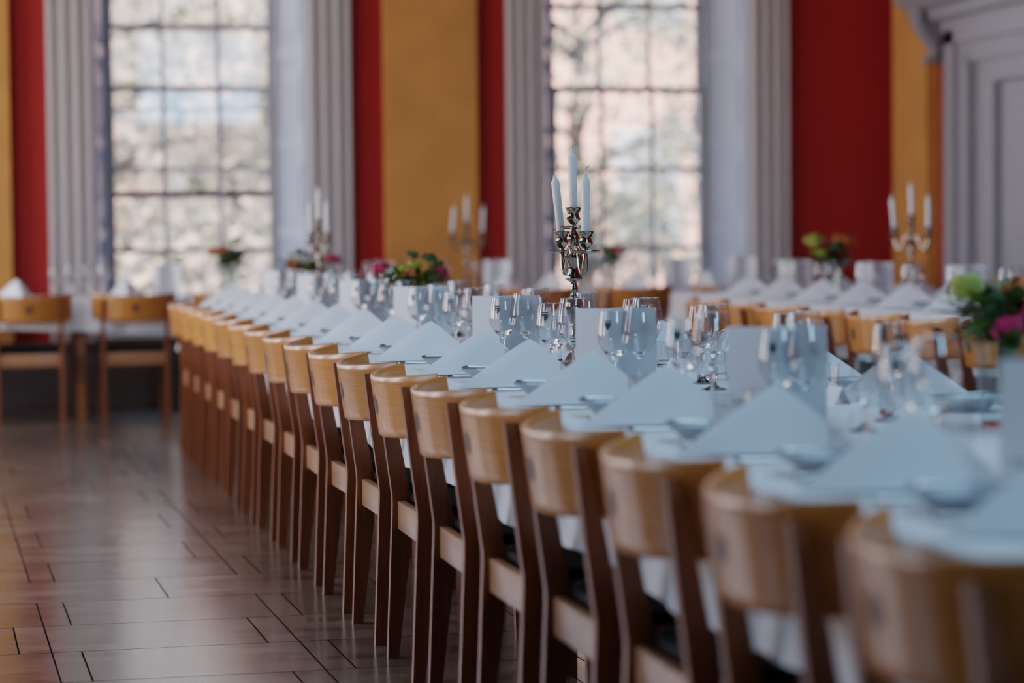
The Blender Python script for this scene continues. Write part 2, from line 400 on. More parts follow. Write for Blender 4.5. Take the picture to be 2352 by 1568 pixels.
# door with classical surround in the right wall
def door():
    t = empty('door_1', (0, 0, 0)); tag(t, kind='structure')
    X = XR; yc = 14.34; ye = 15.79; yn = 2 * yc - ye
    def both(m, x0, x1, a, c, z0, z1):                      # a..c measured on the far jamb, mirrored to the near one
        m.box(x0, x1, a, c, z0, z1); m.box(x0, x1, 2 * yc - c, 2 * yc - a, z0, z1)
    m = MB()
    both(m, X - .07, X, 15.41, 15.79, 0, 2.53); both(m, X - .105, X - .07, 15.62, 15.79, 0, 2.53); both(m, X - .09, X - .07, 15.41, 15.46, 0, 2.36)
    both(m, X - .03, X, 15.23, 15.41, 0, 2.30); both(m, X - .055, X, 15.06, 15.25, 0, 2.27)
    m.box(X - .07, X, 2 * yc - 15.41, 15.41, 2.30, 2.53); m.box(X - .105, X - .07, 2 * yc - 15.79, 15.79, 2.44, 2.53); m.box(X - .09, X - .07, 2 * yc - 15.45, 15.45, 2.30, 2.35)
    m.box(X - .060, X + .02, 2 * yc - 15.25, 15.25, 2.15, 2.31); m.box(X - .034, X, 2 * yc - 15.79, 15.79, 2.27, 2.62)
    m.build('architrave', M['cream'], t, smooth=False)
    m = MB()
    m.box(X - .08, X, yn - .1, ye + .1, 2.53, 2.62)
    prof = [(X, 2.62), (X - .14, 2.62), (X - .16, 2.66), (X - .16, 2.69), (X - .22, 2.72), (X - .27, 2.78), (X - .29, 2.79), (X - .29, 2.83), (X, 2.86)]
    m.prism([(p[0], p[1]) for p in prof], yn - .48, ye + .48, 'y')
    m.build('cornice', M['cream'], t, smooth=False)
    sc_pts = [(.215, 2.72), (.225, 2.66), (.205, 2.59), (.165, 2.53), (.120, 2.48), (.095, 2.43), (.095, 2.38), (.115, 2.345), (.145, 2.345), (.155, 2.37)]
    for y in (ye + .20, yn - .20):                          # scrolled console brackets carrying the cornice
        m = MB(); n = len(sc_pts); L = []; Rr = []
        for k, (dx, z) in enumerate(sc_pts):
            a = Vector(sc_pts[min(k + 1, n - 1)]) - Vector(sc_pts[max(k - 1, 0)]); a.normalize(); nn = Vector((-a.y, a.x)) * (.026 - .001 * k)
            L.append((X - dx - nn.x, z + nn.y)); Rr.append((X - dx + nn.x, z - nn.y))
        for k in range(n - 1): m.prism([L[k], L[k + 1], Rr[k + 1], Rr[k]], y - .065, y + .065, 'y')
        m.box(X - .03, X, y - .075, y + .075, 2.33, 2.62); m.box(X - .15, X, y - .045, y + .045, 2.44, 2.63)
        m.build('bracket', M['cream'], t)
    m = MB(); m.box(X + .0, X + .05, 2 * yc - 15.06, 15.06, 0, 2.2)
    for (y0, y1) in ((yc + .06, 15.0), (2 * yc - 15.0, yc - .06)):
        for z0, z1 in ((.12, .95), (1.05, 2.12)):
            m.box(X - .012, X, y0 + .04, y1 - .02, z0, z1); m.box(X - .024, X - .012, y0 + .10, y1 - .09, z0 + .07, z1 - .07)
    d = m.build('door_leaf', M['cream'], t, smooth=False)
    m = MB(); m.lathe([(0, 0), (.012, 0), (.01, .03), (.028, .04), (.03, .055), (.018, .07), (0, .072)], 16)
    m.move(Matrix.Translation((X - .0, yc - .05, 1.0)) @ Matrix.Rotation(-PI / 2, 4, 'Y')).build('door_knob', M['steel'], d)
door()

# ------------------------------------------------------------------ tables and cloths
TZ = .775
def table(x0, x1, y0, y1, label, legs):
    t = empty('banquet_table', ((x0 + x1) / 2, (y0 + y1) / 2, 0), label=label, cat='table')
    cx, cy = (x0 + x1) / 2, (y0 + y1) / 2
    m = MB(); m.bbox(x0 - cx + .012, x1 - cx - .012, y0 - cy + .012, y1 - cy - .012, TZ - .035, TZ - .005, .004); m.build('tabletop', M['table'], t)
    for (lx, ly) in legs:
        m = MB(); a = .032
        m.prism([(lx - cx - a * .8, ly - cy - a * .8), (lx - cx + a * .8, ly - cy - a * .8), (lx - cx + a * .8, ly - cy + a * .8), (lx - cx - a * .8, ly - cy + a * .8)], 0, TZ - .035, 'z')
        m.build('leg', M['table'], t, smooth=False)
    return t
def cloth(x0, x1, y0, y1, drop, label, wave=.006):
    r = .035; pts = []
    def run(ax, ay, bx, by):
        L = math.hypot(bx - ax, by - ay); n = max(2, int(L / .045))
        for k in range(n): pts.append((ax + (bx - ax) * k / n, ay + (by - ay) * k / n, (by - ay) / L, -(bx - ax) / L, 0))
    def arc(cx, cy, a0):
        for k in range(6):
            a = a0 + (PI / 2) * k / 6; pts.append((cx + r * math.cos(a), cy + r * math.sin(a), math.cos(a), math.sin(a), 1))
    run(x0 + r, y0, x1 - r, y0); arc(x1 - r, y0 + r, -PI / 2); run(x1, y0 + r, x1, y1 - r); arc(x1 - r, y1 - r, 0)
    run(x1 - r, y1, x0 + r, y1); arc(x0 + r, y1 - r, PI / 2); run(x0, y1 - r, x0, y0 + r); arc(x0 + r, y0 + r, PI)
    lev = [(-.012, 0, 0), (-.004, -.002, 0), (0, -.010, 0), (.0005, -.04, 0), (.001, -.13, .15), (.002, -.19, .8), (.004, -drop, 1.3)]
    n = len(pts); vs = []; fs = []
    ph = [random.uniform(0, 6) for _ in range(3)]
    for (off, dz, wv) in lev:
        for i, (x, y, nx, ny, cr) in enumerate(pts):
            s = i * .045
            w = wave * wv * (1.2 + math.sin(s * 9 + ph[0]) + .7 * math.sin(s * 23 + ph[1])) + cr * wv * .03
            z = TZ + dz + (0.012 * math.sin(s * 4 + ph[2]) if dz == -drop else 0) - (cr * .03 if dz == -drop else 0)
            vs.append((x + nx * (off + w), y + ny * (off + w), z))
    for l in range(len(lev) - 1):
        for i in range(n):
            j = (i + 1) % n; fs.append((l * n + i, l * n + j, (l + 1) * n + j, (l + 1) * n + i))
    fs.append(tuple(range(n)))
    m = MB(); m.add(vs, fs); o = m.build('tablecloth', M['cloth'], angle=60)
    tag(o, label, 'tablecloth'); return o
X0, X1, Y0, Y1 = 1.220, 2.320, 1.6, 14.05
table(X0, X1, Y0, Y1, 'long wooden banquet table in the middle under a white cloth', [(x, y) for y in (1.9, 4.25, 7.9, 10.9, 13.7) for x in (1.72, 1.82)])
cloth(X0, X1, Y0, Y1, .25, 'white cloth draped over the long middle table with the nearest candelabra')
T2 = (4.41, 5.51, 6.0, 14.95)
table(*T2, 'long wooden banquet table on the right under a white cloth', [(x, y) for y in (6.3, 9.3, 12.2, 14.6) for x in (4.9, 5.02)])
cloth(*T2, .25, 'white cloth draped over the long table on the right, before the red wall')
H = (-1.9, 6.45, 15.46, 16.5)
table(*H, 'wooden head table standing along the windows under a white cloth', [(x, y) for x in (-.55, .70, 2.0, 2.665, 3.32, 4.63, 6.2) for y in (15.60, 16.36)])
cloth(*H, .19, 'white cloth on the head table under the tall windows')

# ------------------------------------------------------------------ chairs
def make_chair():
    t = empty('dining_chair', cat='chair')
    R, th = .343, .013; AMX = 50.6
    m = MB(); vs = []; fs = []; n = 28; rows = [(.637, 0), (.640, 1), (.66, 1), (.72, 1), (.78, 1), (.797, 1), (.80, 0)]
    x0 = lambda z: -.070 + (.80 - z) * .14
    for side in (0, 1):                     # outer and inner face
        for z, full in rows:
            ins = .003 * (1 - full)
            for k in range(n + 1):
                ph = math.radians(-AMX + 2 * AMX * k / n); rr = R - (th * side) + (ins if side else -ins)
                vs.append((x0(z) + R - rr * math.cos(ph), rr * math.sin(ph), z + .14 * (R - rr * math.cos(ph))))
    nr = len(rows); st = n + 1
    for s in (0, 1):
        for r in range(nr - 1):
            for k in range(n):
                a = s * nr * st + r * st + k; fs.append((a, a + 1, a + 1 + st, a + st))
    o2 = nr * st
    for k in range(n):
        fs.append((k, k + 1, o2 + k + 1, o2 + k)); a = (nr - 1) * st; fs.append((a + k, a + k + 1, o2 + a + k + 1, o2 + a + k))
    for r in range(nr - 1):
        for k in (0, n): fs.append((r * st + k, (r + 1) * st + k, o2 + (r + 1) * st + k, o2 + r * st + k))
    m.add(vs, fs); back = m.build('backrest', M['bent'], t, angle=50)
    # round stamp in the middle of the back
    m = MB(); zc = .722; vs = [];
    def onback(u, v, h): # u lateral, v up
        z = zc + v; ph = math.asin(u / R); q = R - (R + h) * math.cos(ph); return (x0(z) + q, (R + h) * math.sin(ph), z + .14 * q)
    K = 20; vs = [onback(0, 0, .0012)] + [onback(.025 * math.cos(2 * PI * k / K), .025 * math.sin(2 * PI * k / K), .0012) for k in range(K)]
    m.add(vs, [(0, 1 + k, 1 + (k + 1) % K) for k in range(K)]); st_ = m.build('stamp', M['badge'], back, angle=80)
    m = MB()
    for (u0, u1, v0, v1) in ((-.002, .0005, -.012, .014), (.004, .0065, -.014, .010), (-.009, -.0065, -.006, .008), (-.012, .012, -.001, .001)):
        m.add([onback(u0, v0, .002), onback(u1, v0, .002), onback(u1, v1, .002), onback(u0, v1, .002)], [(0, 1, 2, 3)])
    m.build('stamp_lines', M['badge_light'], st_, smooth=False)
    poly = [(-.003, 0), (.028, 0), (.070, .36), (.069, .44), (.036, .614), (-.004, .775), (-.008, .782), (-.025, .782), (-.004, .60), (.0145, .455), (.015, .43)]
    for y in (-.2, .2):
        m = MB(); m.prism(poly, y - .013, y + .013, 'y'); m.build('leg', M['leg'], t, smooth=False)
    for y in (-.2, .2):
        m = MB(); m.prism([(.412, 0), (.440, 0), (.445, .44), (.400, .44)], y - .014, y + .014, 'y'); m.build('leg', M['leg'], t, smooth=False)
    m = MB(); m.bbox(.028, .052, -.187, .187, .362, .440, .002); m.build('back_rail', M['rail'], t)
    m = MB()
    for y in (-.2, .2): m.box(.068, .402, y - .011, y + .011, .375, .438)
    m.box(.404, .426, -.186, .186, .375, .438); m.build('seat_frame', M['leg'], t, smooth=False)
    m = MB(); m.bbox(.062, .455, -.183, .183, .4405, .462, .009); m.bbox(.080, .455, -.215, .215, .4402, .468, .011); m.build('seat', M['seat'], t)
    return t
chair = Proto(make_chair())
CH0 = 6.404
for i in range(0, 18):
    y = CH0 + (i - 6) * .6096
    chair.put((1.125, y, 0), random.uniform(-.012, .012), 'pale beech chair with curved back, %s from the camera, aisle side of middle table' % ORD[i + 1], 'chairs along the aisle side of the middle table')
for k, y in enumerate([8.72, 9.34, 9.92, 10.55, 11.18, 11.80, 12.36]):
    chair.put((3.82 + random.uniform(-.02, .02), y, 0), random.uniform(-.03, .03), 'beech chair pulled out from the right-hand table, %s from the camera' % ORD[k + 1], 'chairs along the near side of the right-hand table')
for k in range(8):
    x = .375 + .655 * k
    if k == 2: x -= .02
    chair.put((x, 15.35, 0), PI / 2 + random.uniform(-.02, .02), 'beech chair seen from behind, %s from the left at the head table' % ORD[k + 1], 'chairs along the head table')

# ------------------------------------------------------------------ tableware prototypes
def lathe_obj(name, prof, mat, parent=None, n=32, angle=45):
    m = MB(); m.lathe(prof, n); return m.build(name, mat, parent, angle=angle)
def thing1(o, cat): tag(o, cat=cat); return o
def wine_glass_thing(name, H, rmax, zmax, rrim, zb, rf=.035):
    t = empty(name, cat='glass')
    stem = [(0, .0), (rf, .0), (rf + .0005, .0015), (rf - .001, .003), (rf * .5, .0065), (.009, .012), (.0054, .022), (.0044, .045), (.0044, zb - .02), (.0060, zb - .008), (.0115, zb)]
    bowl = []; NB = 18
    for k in range(0, NB + 1):
        u = k / NB; z = zb + (H - zb) * u; uz = (zmax - zb) / (H - zb)
        if u < uz: q = u / uz; r = .0118 + (rmax - .0118) * math.sin(q * PI / 2) ** .8
        else: q = (u - uz) / (1 - uz); r = rmax - (rmax - rrim) * q ** 1.7
        bowl.append((r, z))
    lens = [p for p in bowl[1:] if p[1] < zb + .020]                # thick glass at the foot of the bowl, in one piece with the stem
    stem += lens + [(lens[-1][0] - .0022, lens[-1][1] + .0002)] + [(max(r - .0040, .004), z + .0030) for r, z in lens[::-1][1:]] + [(.006, zb + .0072), (0, zb + .0065)]
    lathe_obj('stem', stem, M['glass'], t, 24)
    bo = lathe_obj('bowl', [p for p in bowl if p[1] >= lens[-1][1] - 1e-6], M['thin'], t, 32, angle=180)
    m = MB(); m.tube([(rrim * math.cos(2 * PI * k / 32), rrim * math.sin(2 * PI * k / 32), H) for k in range(33)], .0008, 6); m.build('rim', M['glass'], bo)
    return t, bo
def tumbler_thing(name, r0, r1, H, base):
    t = empty(name, cat='glass')
    lathe_obj('base', [(0, 0), (r0 - .002, 0), (r0, .002), (r0 + (r1 - r0) * base / H, base), (r0 - .005, base), (r0 - .009, base - .003), (0, base - .003)], M['glass'], t, 24)
    w = lathe_obj('wall', [(r0 + (r1 - r0) * (base + (H - base) * k / 6) / H, base + (H - base) * k / 6) for k in range(7)], M['thin'], t, 32, angle=180)
    m = MB(); m.tube([(r1 * math.cos(2 * PI * k / 32), r1 * math.sin(2 * PI * k / 32), H) for k in range(33)], .0009, 6); m.build('rim', M['glass'], w)
    return t
def crest(parent, R, z, h, ang):
    m = MB(); w = h * .36
    def P(u, v, e=.0012):
        a = ang + u / R; return ((R + e) * math.cos(a), (R + e) * math.sin(a), z + v)
    m.add([P(-w, h * .5), P(w, h * .5), P(w, h * .38), P(-w, h * .38)], [(0, 1, 2, 3)])
    m.add([P(-w * .9, h * .3), P(w * .9, h * .3), P(w * .85, -.05 * h), P(0, -.5 * h), P(-w * .85, -.05 * h)], [(0, 1, 2, 3, 4)])
    return m.build('crest', M['etch'], parent, smooth=False)
def one(name, cat, mesh_obj):                 # thing made of one mesh
    tag(mesh_obj, cat=cat); return Proto(mesh_obj)
wine_glass, bowl_ = wine_glass_thing('wine_glass', .2075, .0415, .142, .034, .090)
crest(bowl_, .0388, .171, .026, math.radians(-128)); WINE = Proto(wine_glass)
RED = Proto(wine_glass_thing('red_wine_glass', .218, .047, .150, .037, .088, .037)[0])
PORT = Proto(wine_glass_thing('port_glass', .148, .027, .105, .0225, .062, .03)[0])
TUMB = Proto(tumbler_thing('tumbler', .035, .0405, .078, .012))
HIGH = Proto(tumbler_thing('water_glass', .028, .0305, .118, .014))
plate = lathe_obj('side_plate', [(0, .003), (.036, .003), (.038, .0), (.042, .0), (.045, .004), (.062, .018), (.084, .0325), (.0865, .0345), (.084, .0352), (.062, .0215), (.046, .0085), (.040, .0065), (0, .0065)], M['china'], n=40); PLATE = one('pl', 'plate', plate)

def knife_mesh(L=.2, name='table_knife'):     # handle at -X end, lies along X
    t = empty(name, cat='cutlery')
    m = MB(); h = L * .46
    m.tube([(0, 0, .004), (.004, 0, .0042), (.02, 0, .0046), (h * .6, 0, .004), (h, 0, .003)], [.001, .0042, .0046, .004, .003], 10); m.build('handle', M['steel'], t)
    m = MB(); m.prism([(h - .002, -.003), (h + .01, -.007), (L * .85, -.0085), (L, .003), (L * .92, .005), (h, .004)], .002, .0042, 'z'); m.build('blade', M['steel'], t, smooth=False)
    return Proto(t)
def fork_mesh(L=.195):
    t = empty('table_fork', cat='cutlery')
    m = MB(); m.tube([(0, 0, .002), (.005, 0, .003), (.03, 0, .004), (.09, 0, .006), (.125, 0, .009)], [.002, .006, .0055, .003, .003], 8); m.build('handle', M['steel'], t)
    m = MB(); m.prism([(.122, -.003), (.135, -.011), (.15, -.012), (.15, .012), (.135, .011), (.122, .003)], .008, .0095, 'z')
    for y in (-.0105, -.0035, .0035, .0105): m.box(.15, L, y - .0015, y + .0015, .0075, .009)
    m.build('head', M['steel'], t, smooth=False)
    return Proto(t)
KNIFE = knife_mesh(); BUTTER = knife_mesh(.17, 'butter_knife'); FORK = fork_mesh()

def make_napkin():                            # folded cloth pyramid, tip toward the guest at the origin
    tip, apex = Vector((-.012, 0, .001)), Vector((.180, 0, .130)); L = 14
    m = MB()
    for s in (-1, 1):
        c = Vector((.315, s * .118, .001)); idx = {}; vs = []; fs = []
        nr = (apex - tip).cross(c - tip).normalized() * (1 if s > 0 else -1)
        if nr.y * s < 0: nr = -nr
        for i in range(L + 1):
            for j in range(L + 1 - i):
                a, bb = i / L, j / L; g = 1 - a - bb
                p = tip * g + apex * a + c * bb
                bul = .020 * (a * g * 4) * .15 + .012 * 4 * bb * g * .8 + .006 * math.sin(bb * 9) * a * g * 4 + .014 * a * bb * 2
                p = p + nr * bul
                if a > .8: p.z -= .004 * ((a - .8) / .2) ** 2
                idx[i, j] = len(vs); vs.append((p.x, p.y, max(p.z, .0008)))
        for i in range(L):
            for j in range(L - i):
                fs.append((idx[i, j], idx[i + 1, j], idx[i, j + 1]))
                if j < L - i - 1: fs.append((idx[i + 1, j], idx[i + 1, j + 1], idx[i, j + 1]))
        m.add(vs, fs)
    # inner fold seen at the open back
    for s in (-1, 1):
        c = Vector((.300, s * .075, .001)); a2 = apex + Vector((.002, 0, -.010)); t2 = Vector((.05, 0, .001))
        m.add([t2[:], a2[:], c[:], ((a2 + c) / 2 + Vector((.01, s * .006, 0)))[:]], [(0, 1, 3), (0, 3, 2)])
    o = m.build('napkin', M['napkin'], angle=35)
    bm = bmesh.new(); bm.from_mesh(o.data); bmesh.ops.remove_doubles(bm, verts=bm.verts[:], dist=.0005); bm.to_mesh(o.data); bm.free()
    md = o.modifiers.new('hem', 'SOLIDIFY'); md.thickness = .0022; md.offset = 0
    tag(o, cat='napkin'); return Proto(o)
NAP = make_napkin()

def make_menu():                              # tall card folded once, standing open
    t = empty('menu_card', cat='menu')
    P = [Vector((0, 0, 0)), Vector((.0705, -.069, 0)), Vector((.122, .016, 0)), Vector((.206, -.026, 0))]; Hh = .21
    for k in range(3):
        d = (P[k + 1] - P[k]).normalized(); n = Vector((-d.y, d.x, 0)) * .0012; m = MB(); vs = []
        for z in (0, Hh):
            for q in (P[k] - n, P[k + 1] - n, P[k + 1] + n, P[k] + n): vs.append((q.x, q.y, z))
        m.add(vs, [(0, 3, 2, 1), (4, 5, 6, 7), (0, 1, 5, 4), (1, 2, 6, 5), (2, 3, 7, 6), (3, 0, 4, 7)])
        pn = m.build('panel', M['card'], t, smooth=False)
        m = MB(); Lp = (P[k + 1] - P[k]).length
        if k: continue
        rows = [(.056, .18, .86), (.047, .26, .80)]
        for z, u0, u1 in rows:
            u = u0
            while u < u1:
                w = random.uniform(.05, .16); a = P[k] + d * Lp * u - n * 1.6; c = P[k] + d * Lp * min(u + w, u1) - n * 1.6
                m.add([(a.x, a.y, z), (c.x, c.y, z), (c.x, c.y, z + .0032), (a.x, a.y, z + .0032)], [(0, 1, 2, 3)]); u += w + .035
        m.build('printed_lines', M['print'], pn, smooth=False)
    return Proto(t)
MENU = make_menu()
def make_placecard():
    m = MB(); w = .035; d = .022; h = .042
    m.add([(-d, -w, 0), (-d, w, 0), (0, w, h), (0, -w, h), (d, -w, 0), (d, w, 0)], [(0, 1, 2, 3), (3, 2, 5, 4)])
    o = m.build('place_card', M['card'], smooth=False); md = o.modifiers.new('paper', 'SOLIDIFY'); md.thickness = .0008
    tag(o, cat='place card'); return Proto(o)
PCARD = make_placecard()

# ------------------------------------------------------------------ the middle table: aisle side
def jit(a): return random.uniform(-a, a)
CENTRES = [(1.733, 6.86, .06), (1.80, 12.55, .07), (1.765, 9.62, .12), (1.82, 13.25, .17), (2.06, 4.56, .17)]
def free(x, y, r=.05): return all(math.hypot(x - a, y - c) > rr + r for a, c, rr in CENTRES)
near_nap = [2.97, 3.545, 4.20, 4.88, 5.51, 6.175, 6.765, 7.53, 8.17, 8.86, 9.50, 10.17, 10.83, 11.49, 12.15, 12.81, 13.47]
for k, y in enumerate(near_nap):
    pl = '%s place from camera, aisle side of middle table' % ORD[k + 1]
    NAP.put((1.258 + jit(.005), y, TZ), jit(.05), 'white pyramid-folded napkin, ' + pl, 'napkins on the aisle side')
    PLATE.put((1.392, y + .275 + jit(.015), TZ), 0, 'white side plate under knife, ' + pl, 'side plates on the aisle side')
    BUTTER.put((1.312, y + .275 + jit(.01), TZ + .0353), jit(.08), 'butter knife across a side plate, ' + pl, 'butter knives on the aisle side')
    FORK.put((1.300, y + .155 + jit(.008), TZ + .001), jit(.03), 'steel fork left of the napkin, ' + pl, 'forks on the aisle side')
    KNIFE.put((1.300, y - .165 + jit(.008), TZ + .001), jit(.03), 'steel knife right of the napkin, ' + pl, 'knives on the aisle side')
near_wine = [3.95, 4.62, 5.275, 5.875, 6.55, 7.17, 7.925, 8.58, 9.24, 9.90, 10.56, 11.22, 11.88, 12.54, 13.20]
for k, y in enumerate(near_wine):
    pl = '%s from camera, aisle side of middle table' % ORD[k + 1]
    WINE.put((1.5875 + jit(.006), y, TZ), 0, 'crested white wine glass, ' + pl, 'white wine glasses on the aisle side')
    TUMB.put((1.505 + jit(.005), y + .045 + jit(.008), TZ), 0, 'low tumbler before the wine glasses, ' + pl, 'tumblers on the aisle side')
    if free(1.666, y + .06): RED.put((1.672 + jit(.005), y + .060 + jit(.008), TZ), 0, 'large round red wine glass, ' + pl, 'red wine glasses on the aisle side')
    if k % 2 == 0: HIGH.put((1.640 + jit(.01), y - .14 + jit(.02), TZ), 0, 'straight water glass, ' + pl, 'water glasses on the aisle side')
    if k > 0 and free(1.765, y - .02): PORT.put((1.765 + jit(.006), y - .02 + jit(.015), TZ), 0, 'small port glass, ' + pl, 'port glasses on the aisle side')
    PCARD.put((1.510, y - .09 + jit(.015), TZ), jit(.3), 'white tent place card, ' + pl, 'place cards on the aisle side')
# ------------------------------------------------------------------ the middle table: far side (guest looks back to the aisle)
far_nap = [5.29 + .66 * k for k in range(13)]
for k, y in enumerate(far_nap):
    pl = '%s place from camera, far side of middle table' % ORD[k + 1]
    NAP.put((2.300 + jit(.005), y, TZ), PI + jit(.05), 'white pyramid-folded napkin, ' + pl, 'napkins on the far side')
    PLATE.put((2.165, y - .275 + jit(.015), TZ), 0, 'white side plate under knife, ' + pl, 'side plates on the far side')
    BUTTER.put((2.245, y - .275, TZ + .0353), PI + jit(.08), 'butter knife across a side plate, ' + pl, 'butter knives on the far side')
    FORK.put((2.260, y - .155, TZ + .001), PI + jit(.03), 'steel fork beside the napkin, ' + pl, 'forks on the far side')
    KNIFE.put((2.260, y + .165, TZ + .001), PI + jit(.03), 'steel knife beside the napkin, ' + pl, 'knives on the far side')
    TUMB.put((2.035 + jit(.006), y + .28 + jit(.01), TZ), 0, 'low tumbler behind the napkin, ' + pl, 'tumblers on the far side')
far_gl = [4.76 + .66 * k for k in range(14)]
for k, y in enumerate(far_gl):
    pl = '%s from camera, far side' % ORD[k + 1]
    if free(1.905, y + .06): WINE.put((1.905 + jit(.006), y + .06, TZ), PI * .9, 'white wine glass, ' + pl + ' of middle table', 'white wine glasses on the far side')
    if free(1.86, y - .185): RED.put((1.860 + jit(.006), y - .185, TZ), 0, 'large round red wine glass, ' + pl + ' of middle table', 'red wine glasses on the far side')
    if k % 2 == 0 and free(1.965, y + .2): HIGH.put((1.965 + jit(.01), y + .2, TZ), 0, 'straight water glass, ' + pl + ' of middle table', 'water glasses on the far side')
    if free(1.975, y - .09): PCARD.put((1.975, y - .09, TZ), jit(.3), 'small white tent place card, ' + pl + ' of middle table', 'place cards on the far side')
for k, y in enumerate([3.40, 4.745, 6.01, 7.305, 8.715, 10.025, 11.345, 12.665]):
    MENU.put((1.522, y, TZ), jit(.03), 'tall white folded menu card, %s from the camera on the middle table' % ORD[k + 1], 'menu cards on the middle table')

# ------------------------------------------------------------------ candelabra and candles
def make_candelabrum():
    t = empty('candelabrum', cat='candle holder')
    s = .00128; zb = 0
    body = [(0, 0), (.050, 0), (.052, .004), (.046, .010), (.034, .016), (.028, .026), (.022, .040), (.0125, .052), (.011, .060), (.016, .072), (.0215, .080), (.020, .084), (.012, .096), (.0065, .110),
            (.0055, .125), (.0075, .131), (.0055, .137), (.011, .148), (.019, .165), (.0225, .185), (.0225, .196), (.019, .206), (.012, .212), (.007, .217), (.0052, .225), (.0095, .231), (.0105, .240), (.0085, .247),
            (.0075, .252), (.0085, .258), (.0210, .266), (.0220, .270), (.0200, .276), (.0135, .292), (.0155, .305), (.0205, .320), (.0215, .324), (.0250, .327), (.0255, .331), (.0225, .334), (.012, .340), (.0055, .347),
            (.0065, .352), (.0100, .360), (.0140, .372), (.0155, .383), (.0160, .386), (.0150, .389), (.0120, .400), (.0065, .408), (.0055, .414)]
    body = [(r * 1.12, z) for r, z in body]; bodyo = lathe_obj('stem', body, M['silver'], t, 32)
    cup = [(.0055, 0), (.0070, .006), (.0060, .010), (.0170, .024), (.0182, .027), (.0170, .030), (.0145, .037), (.0142, .042), (.0185, .055), (.0215, .0585), (.0215, .061), (.0195, .0615), (.0135, .058), (.0132, .030), (0, .029)]
    cup = [(r * 1.14, z) for r, z in cup]
    pan = [(0, -.002), (.020, -.002), (.0380, .0025), (.0415, .0060), (.0405, .0080), (.0370, .0062), (.020, .003), (0, .003)]
    cups = []
    A = [(0, 0, .422)]
    for sg in (1, -1): A.append((.105 * sg, 0, .352))
    for (x, y, z) in A:
        pr = lathe_obj('drip_pan', pan, M['silver'], t, 28); pr.location = (x, y, z - .008)
        c = lathe_obj('candle_cup', cup, M['silver'], t, 28); c.location = (x, y, z - .006); cups.append((x, y, z + .026))
    for sg in (1, -1):                          # S-shaped arm rising from the collar, dipping, then carrying the cup
        P = [(.012, .335), (.020, .352), (.030, .362), (.042, .352), (.050, .325), (.060, .298), (.076, .285), (.092, .296), (.101, .320), (.105, .346)]
        m = MB(); m.tube([(sg * a, 0, z) for a, z in P], [.0065, .007, .0075, .0078, .008, .0085, .009, .009, .0085, .007], 12); m.build('arm', M['silver'], t, angle=60)
    return t, cups
CANDEL_T, CUPS = make_candelabrum(); CANDEL = Proto(CANDEL_T)
def make_candle():
    o = lathe_obj('candle', [(0, 0), (.0115, 0), (.0122, .01), (.0125, .174), (.0118, .1765), (.0088, .181), (.0060, .187), (.0040, .194), (.0028, .199), (0, .2)], M['wax'], n=24); tag(o, cat='candle')
    m = MB(); m.tube([(0, 0, .198), (.0002, 0, .204), (.002, 0, .210), (.007, 0, .2135), (.011, 0, .2145)], [.0016, .0018, .0019, .002, .0027], 6); m.build('wick', M['wick'], o)
    return Proto(o)
CANDLE = make_candle()
def place_candelabrum(x, y, rz, where, tilts):
    CANDEL.put((x, y, TZ), rz, 'silver three-light candelabrum ' + where, 'silver candelabra')
    names = ['tall middle white candle', 'white candle on the right arm', 'white candle on the left arm']
    cr, sr = math.cos(rz), math.sin(rz)
    for k, (cx, cy, cz) in enumerate(CUPS):
        a, bb = tilts[k]
        p = (x + cr * cx - sr * cy, y + sr * cx + cr * cy, TZ + cz)
        o = CANDLE.put(p, 0, names[k] + ' of candelabrum ' + where, 'white candles in the candelabra')
        o.rotation_euler = (a, bb, 0)
place_candelabrum(1.733, 6.86, -1.48, 'nearest the camera', [(0, -.012), (0, .004), (0, -.105)])
place_candelabrum(3.29, 15.95, .05, 'on the head table before the ochre wall', [(0, 0), (0, .06), (0, .10)])
place_candelabrum(1.80, 12.55, -1.30, 'at the far end of the middle table', [(0, 0), (0, .0), (0, -.02)])
place_candelabrum(4.98, 12.27, -.95, 'on the right-hand table', [(0, -.01), (0, .0), (0, -.10)])

# ------------------------------------------------------------------ flowers
def blossom(m_, c, r, n=26, flat=.7):
    for k in range(n):
        th = random.uniform(0, 2 * PI); ph = math.acos(random.uniform(-.2, 1)); d = Vector((math.sin(ph) * math.cos(th), math.sin(ph) * math.sin(th), math.cos(ph) * flat))
        p = Vector(c) + d * r * random.uniform(.55, 1); s = r * random.uniform(.32, .5)
        a = d.orthogonal().normalized(); bq = d.cross(a).normalized(); an = random.uniform(0, PI); a, bq = a * math.cos(an) + bq * math.sin(an), bq * math.cos(an) - a * math.sin(an)
        tipv = d * s * .25
        m_.add([(p - a * s)[:], (p - bq * s * .7 + tipv)[:], (p + a * s)[:], (p + bq * s * .7 + tipv)[:], (p + d * s * .3)[:]], [(0, 1, 4), (1, 2, 4), (2, 3, 4), (3, 0, 4)])
def leaf(m_, p, d, L, w):
    p = Vector(p); d = Vector(d).normalized(); sd = d.cross(Vector((0, 0, 1)))
    if sd.length < .01: sd = Vector((1, 0, 0))
    sd.normalize(); up = sd.cross(d)
    pts = []
    for u, ww in ((0, .1), (.25, .8), (.55, 1), (.8, .6), (1, .02)):
        c = p + d * L * u - up * (-.12 * L * u * u) - Vector((0, 0, 1)) * L * .22 * u * u
        pts.append((c - sd * w * ww / 2)[:]); pts.append((c + up * -.08 * w)[:]); pts.append((c + sd * w * ww / 2)[:])
    fs = []
    for k in range(4):
        o = k * 3; fs += [(o, o + 1, o + 4, o + 3), (o + 1, o + 2, o + 5, o + 4)]
    m_.add(pts, fs)
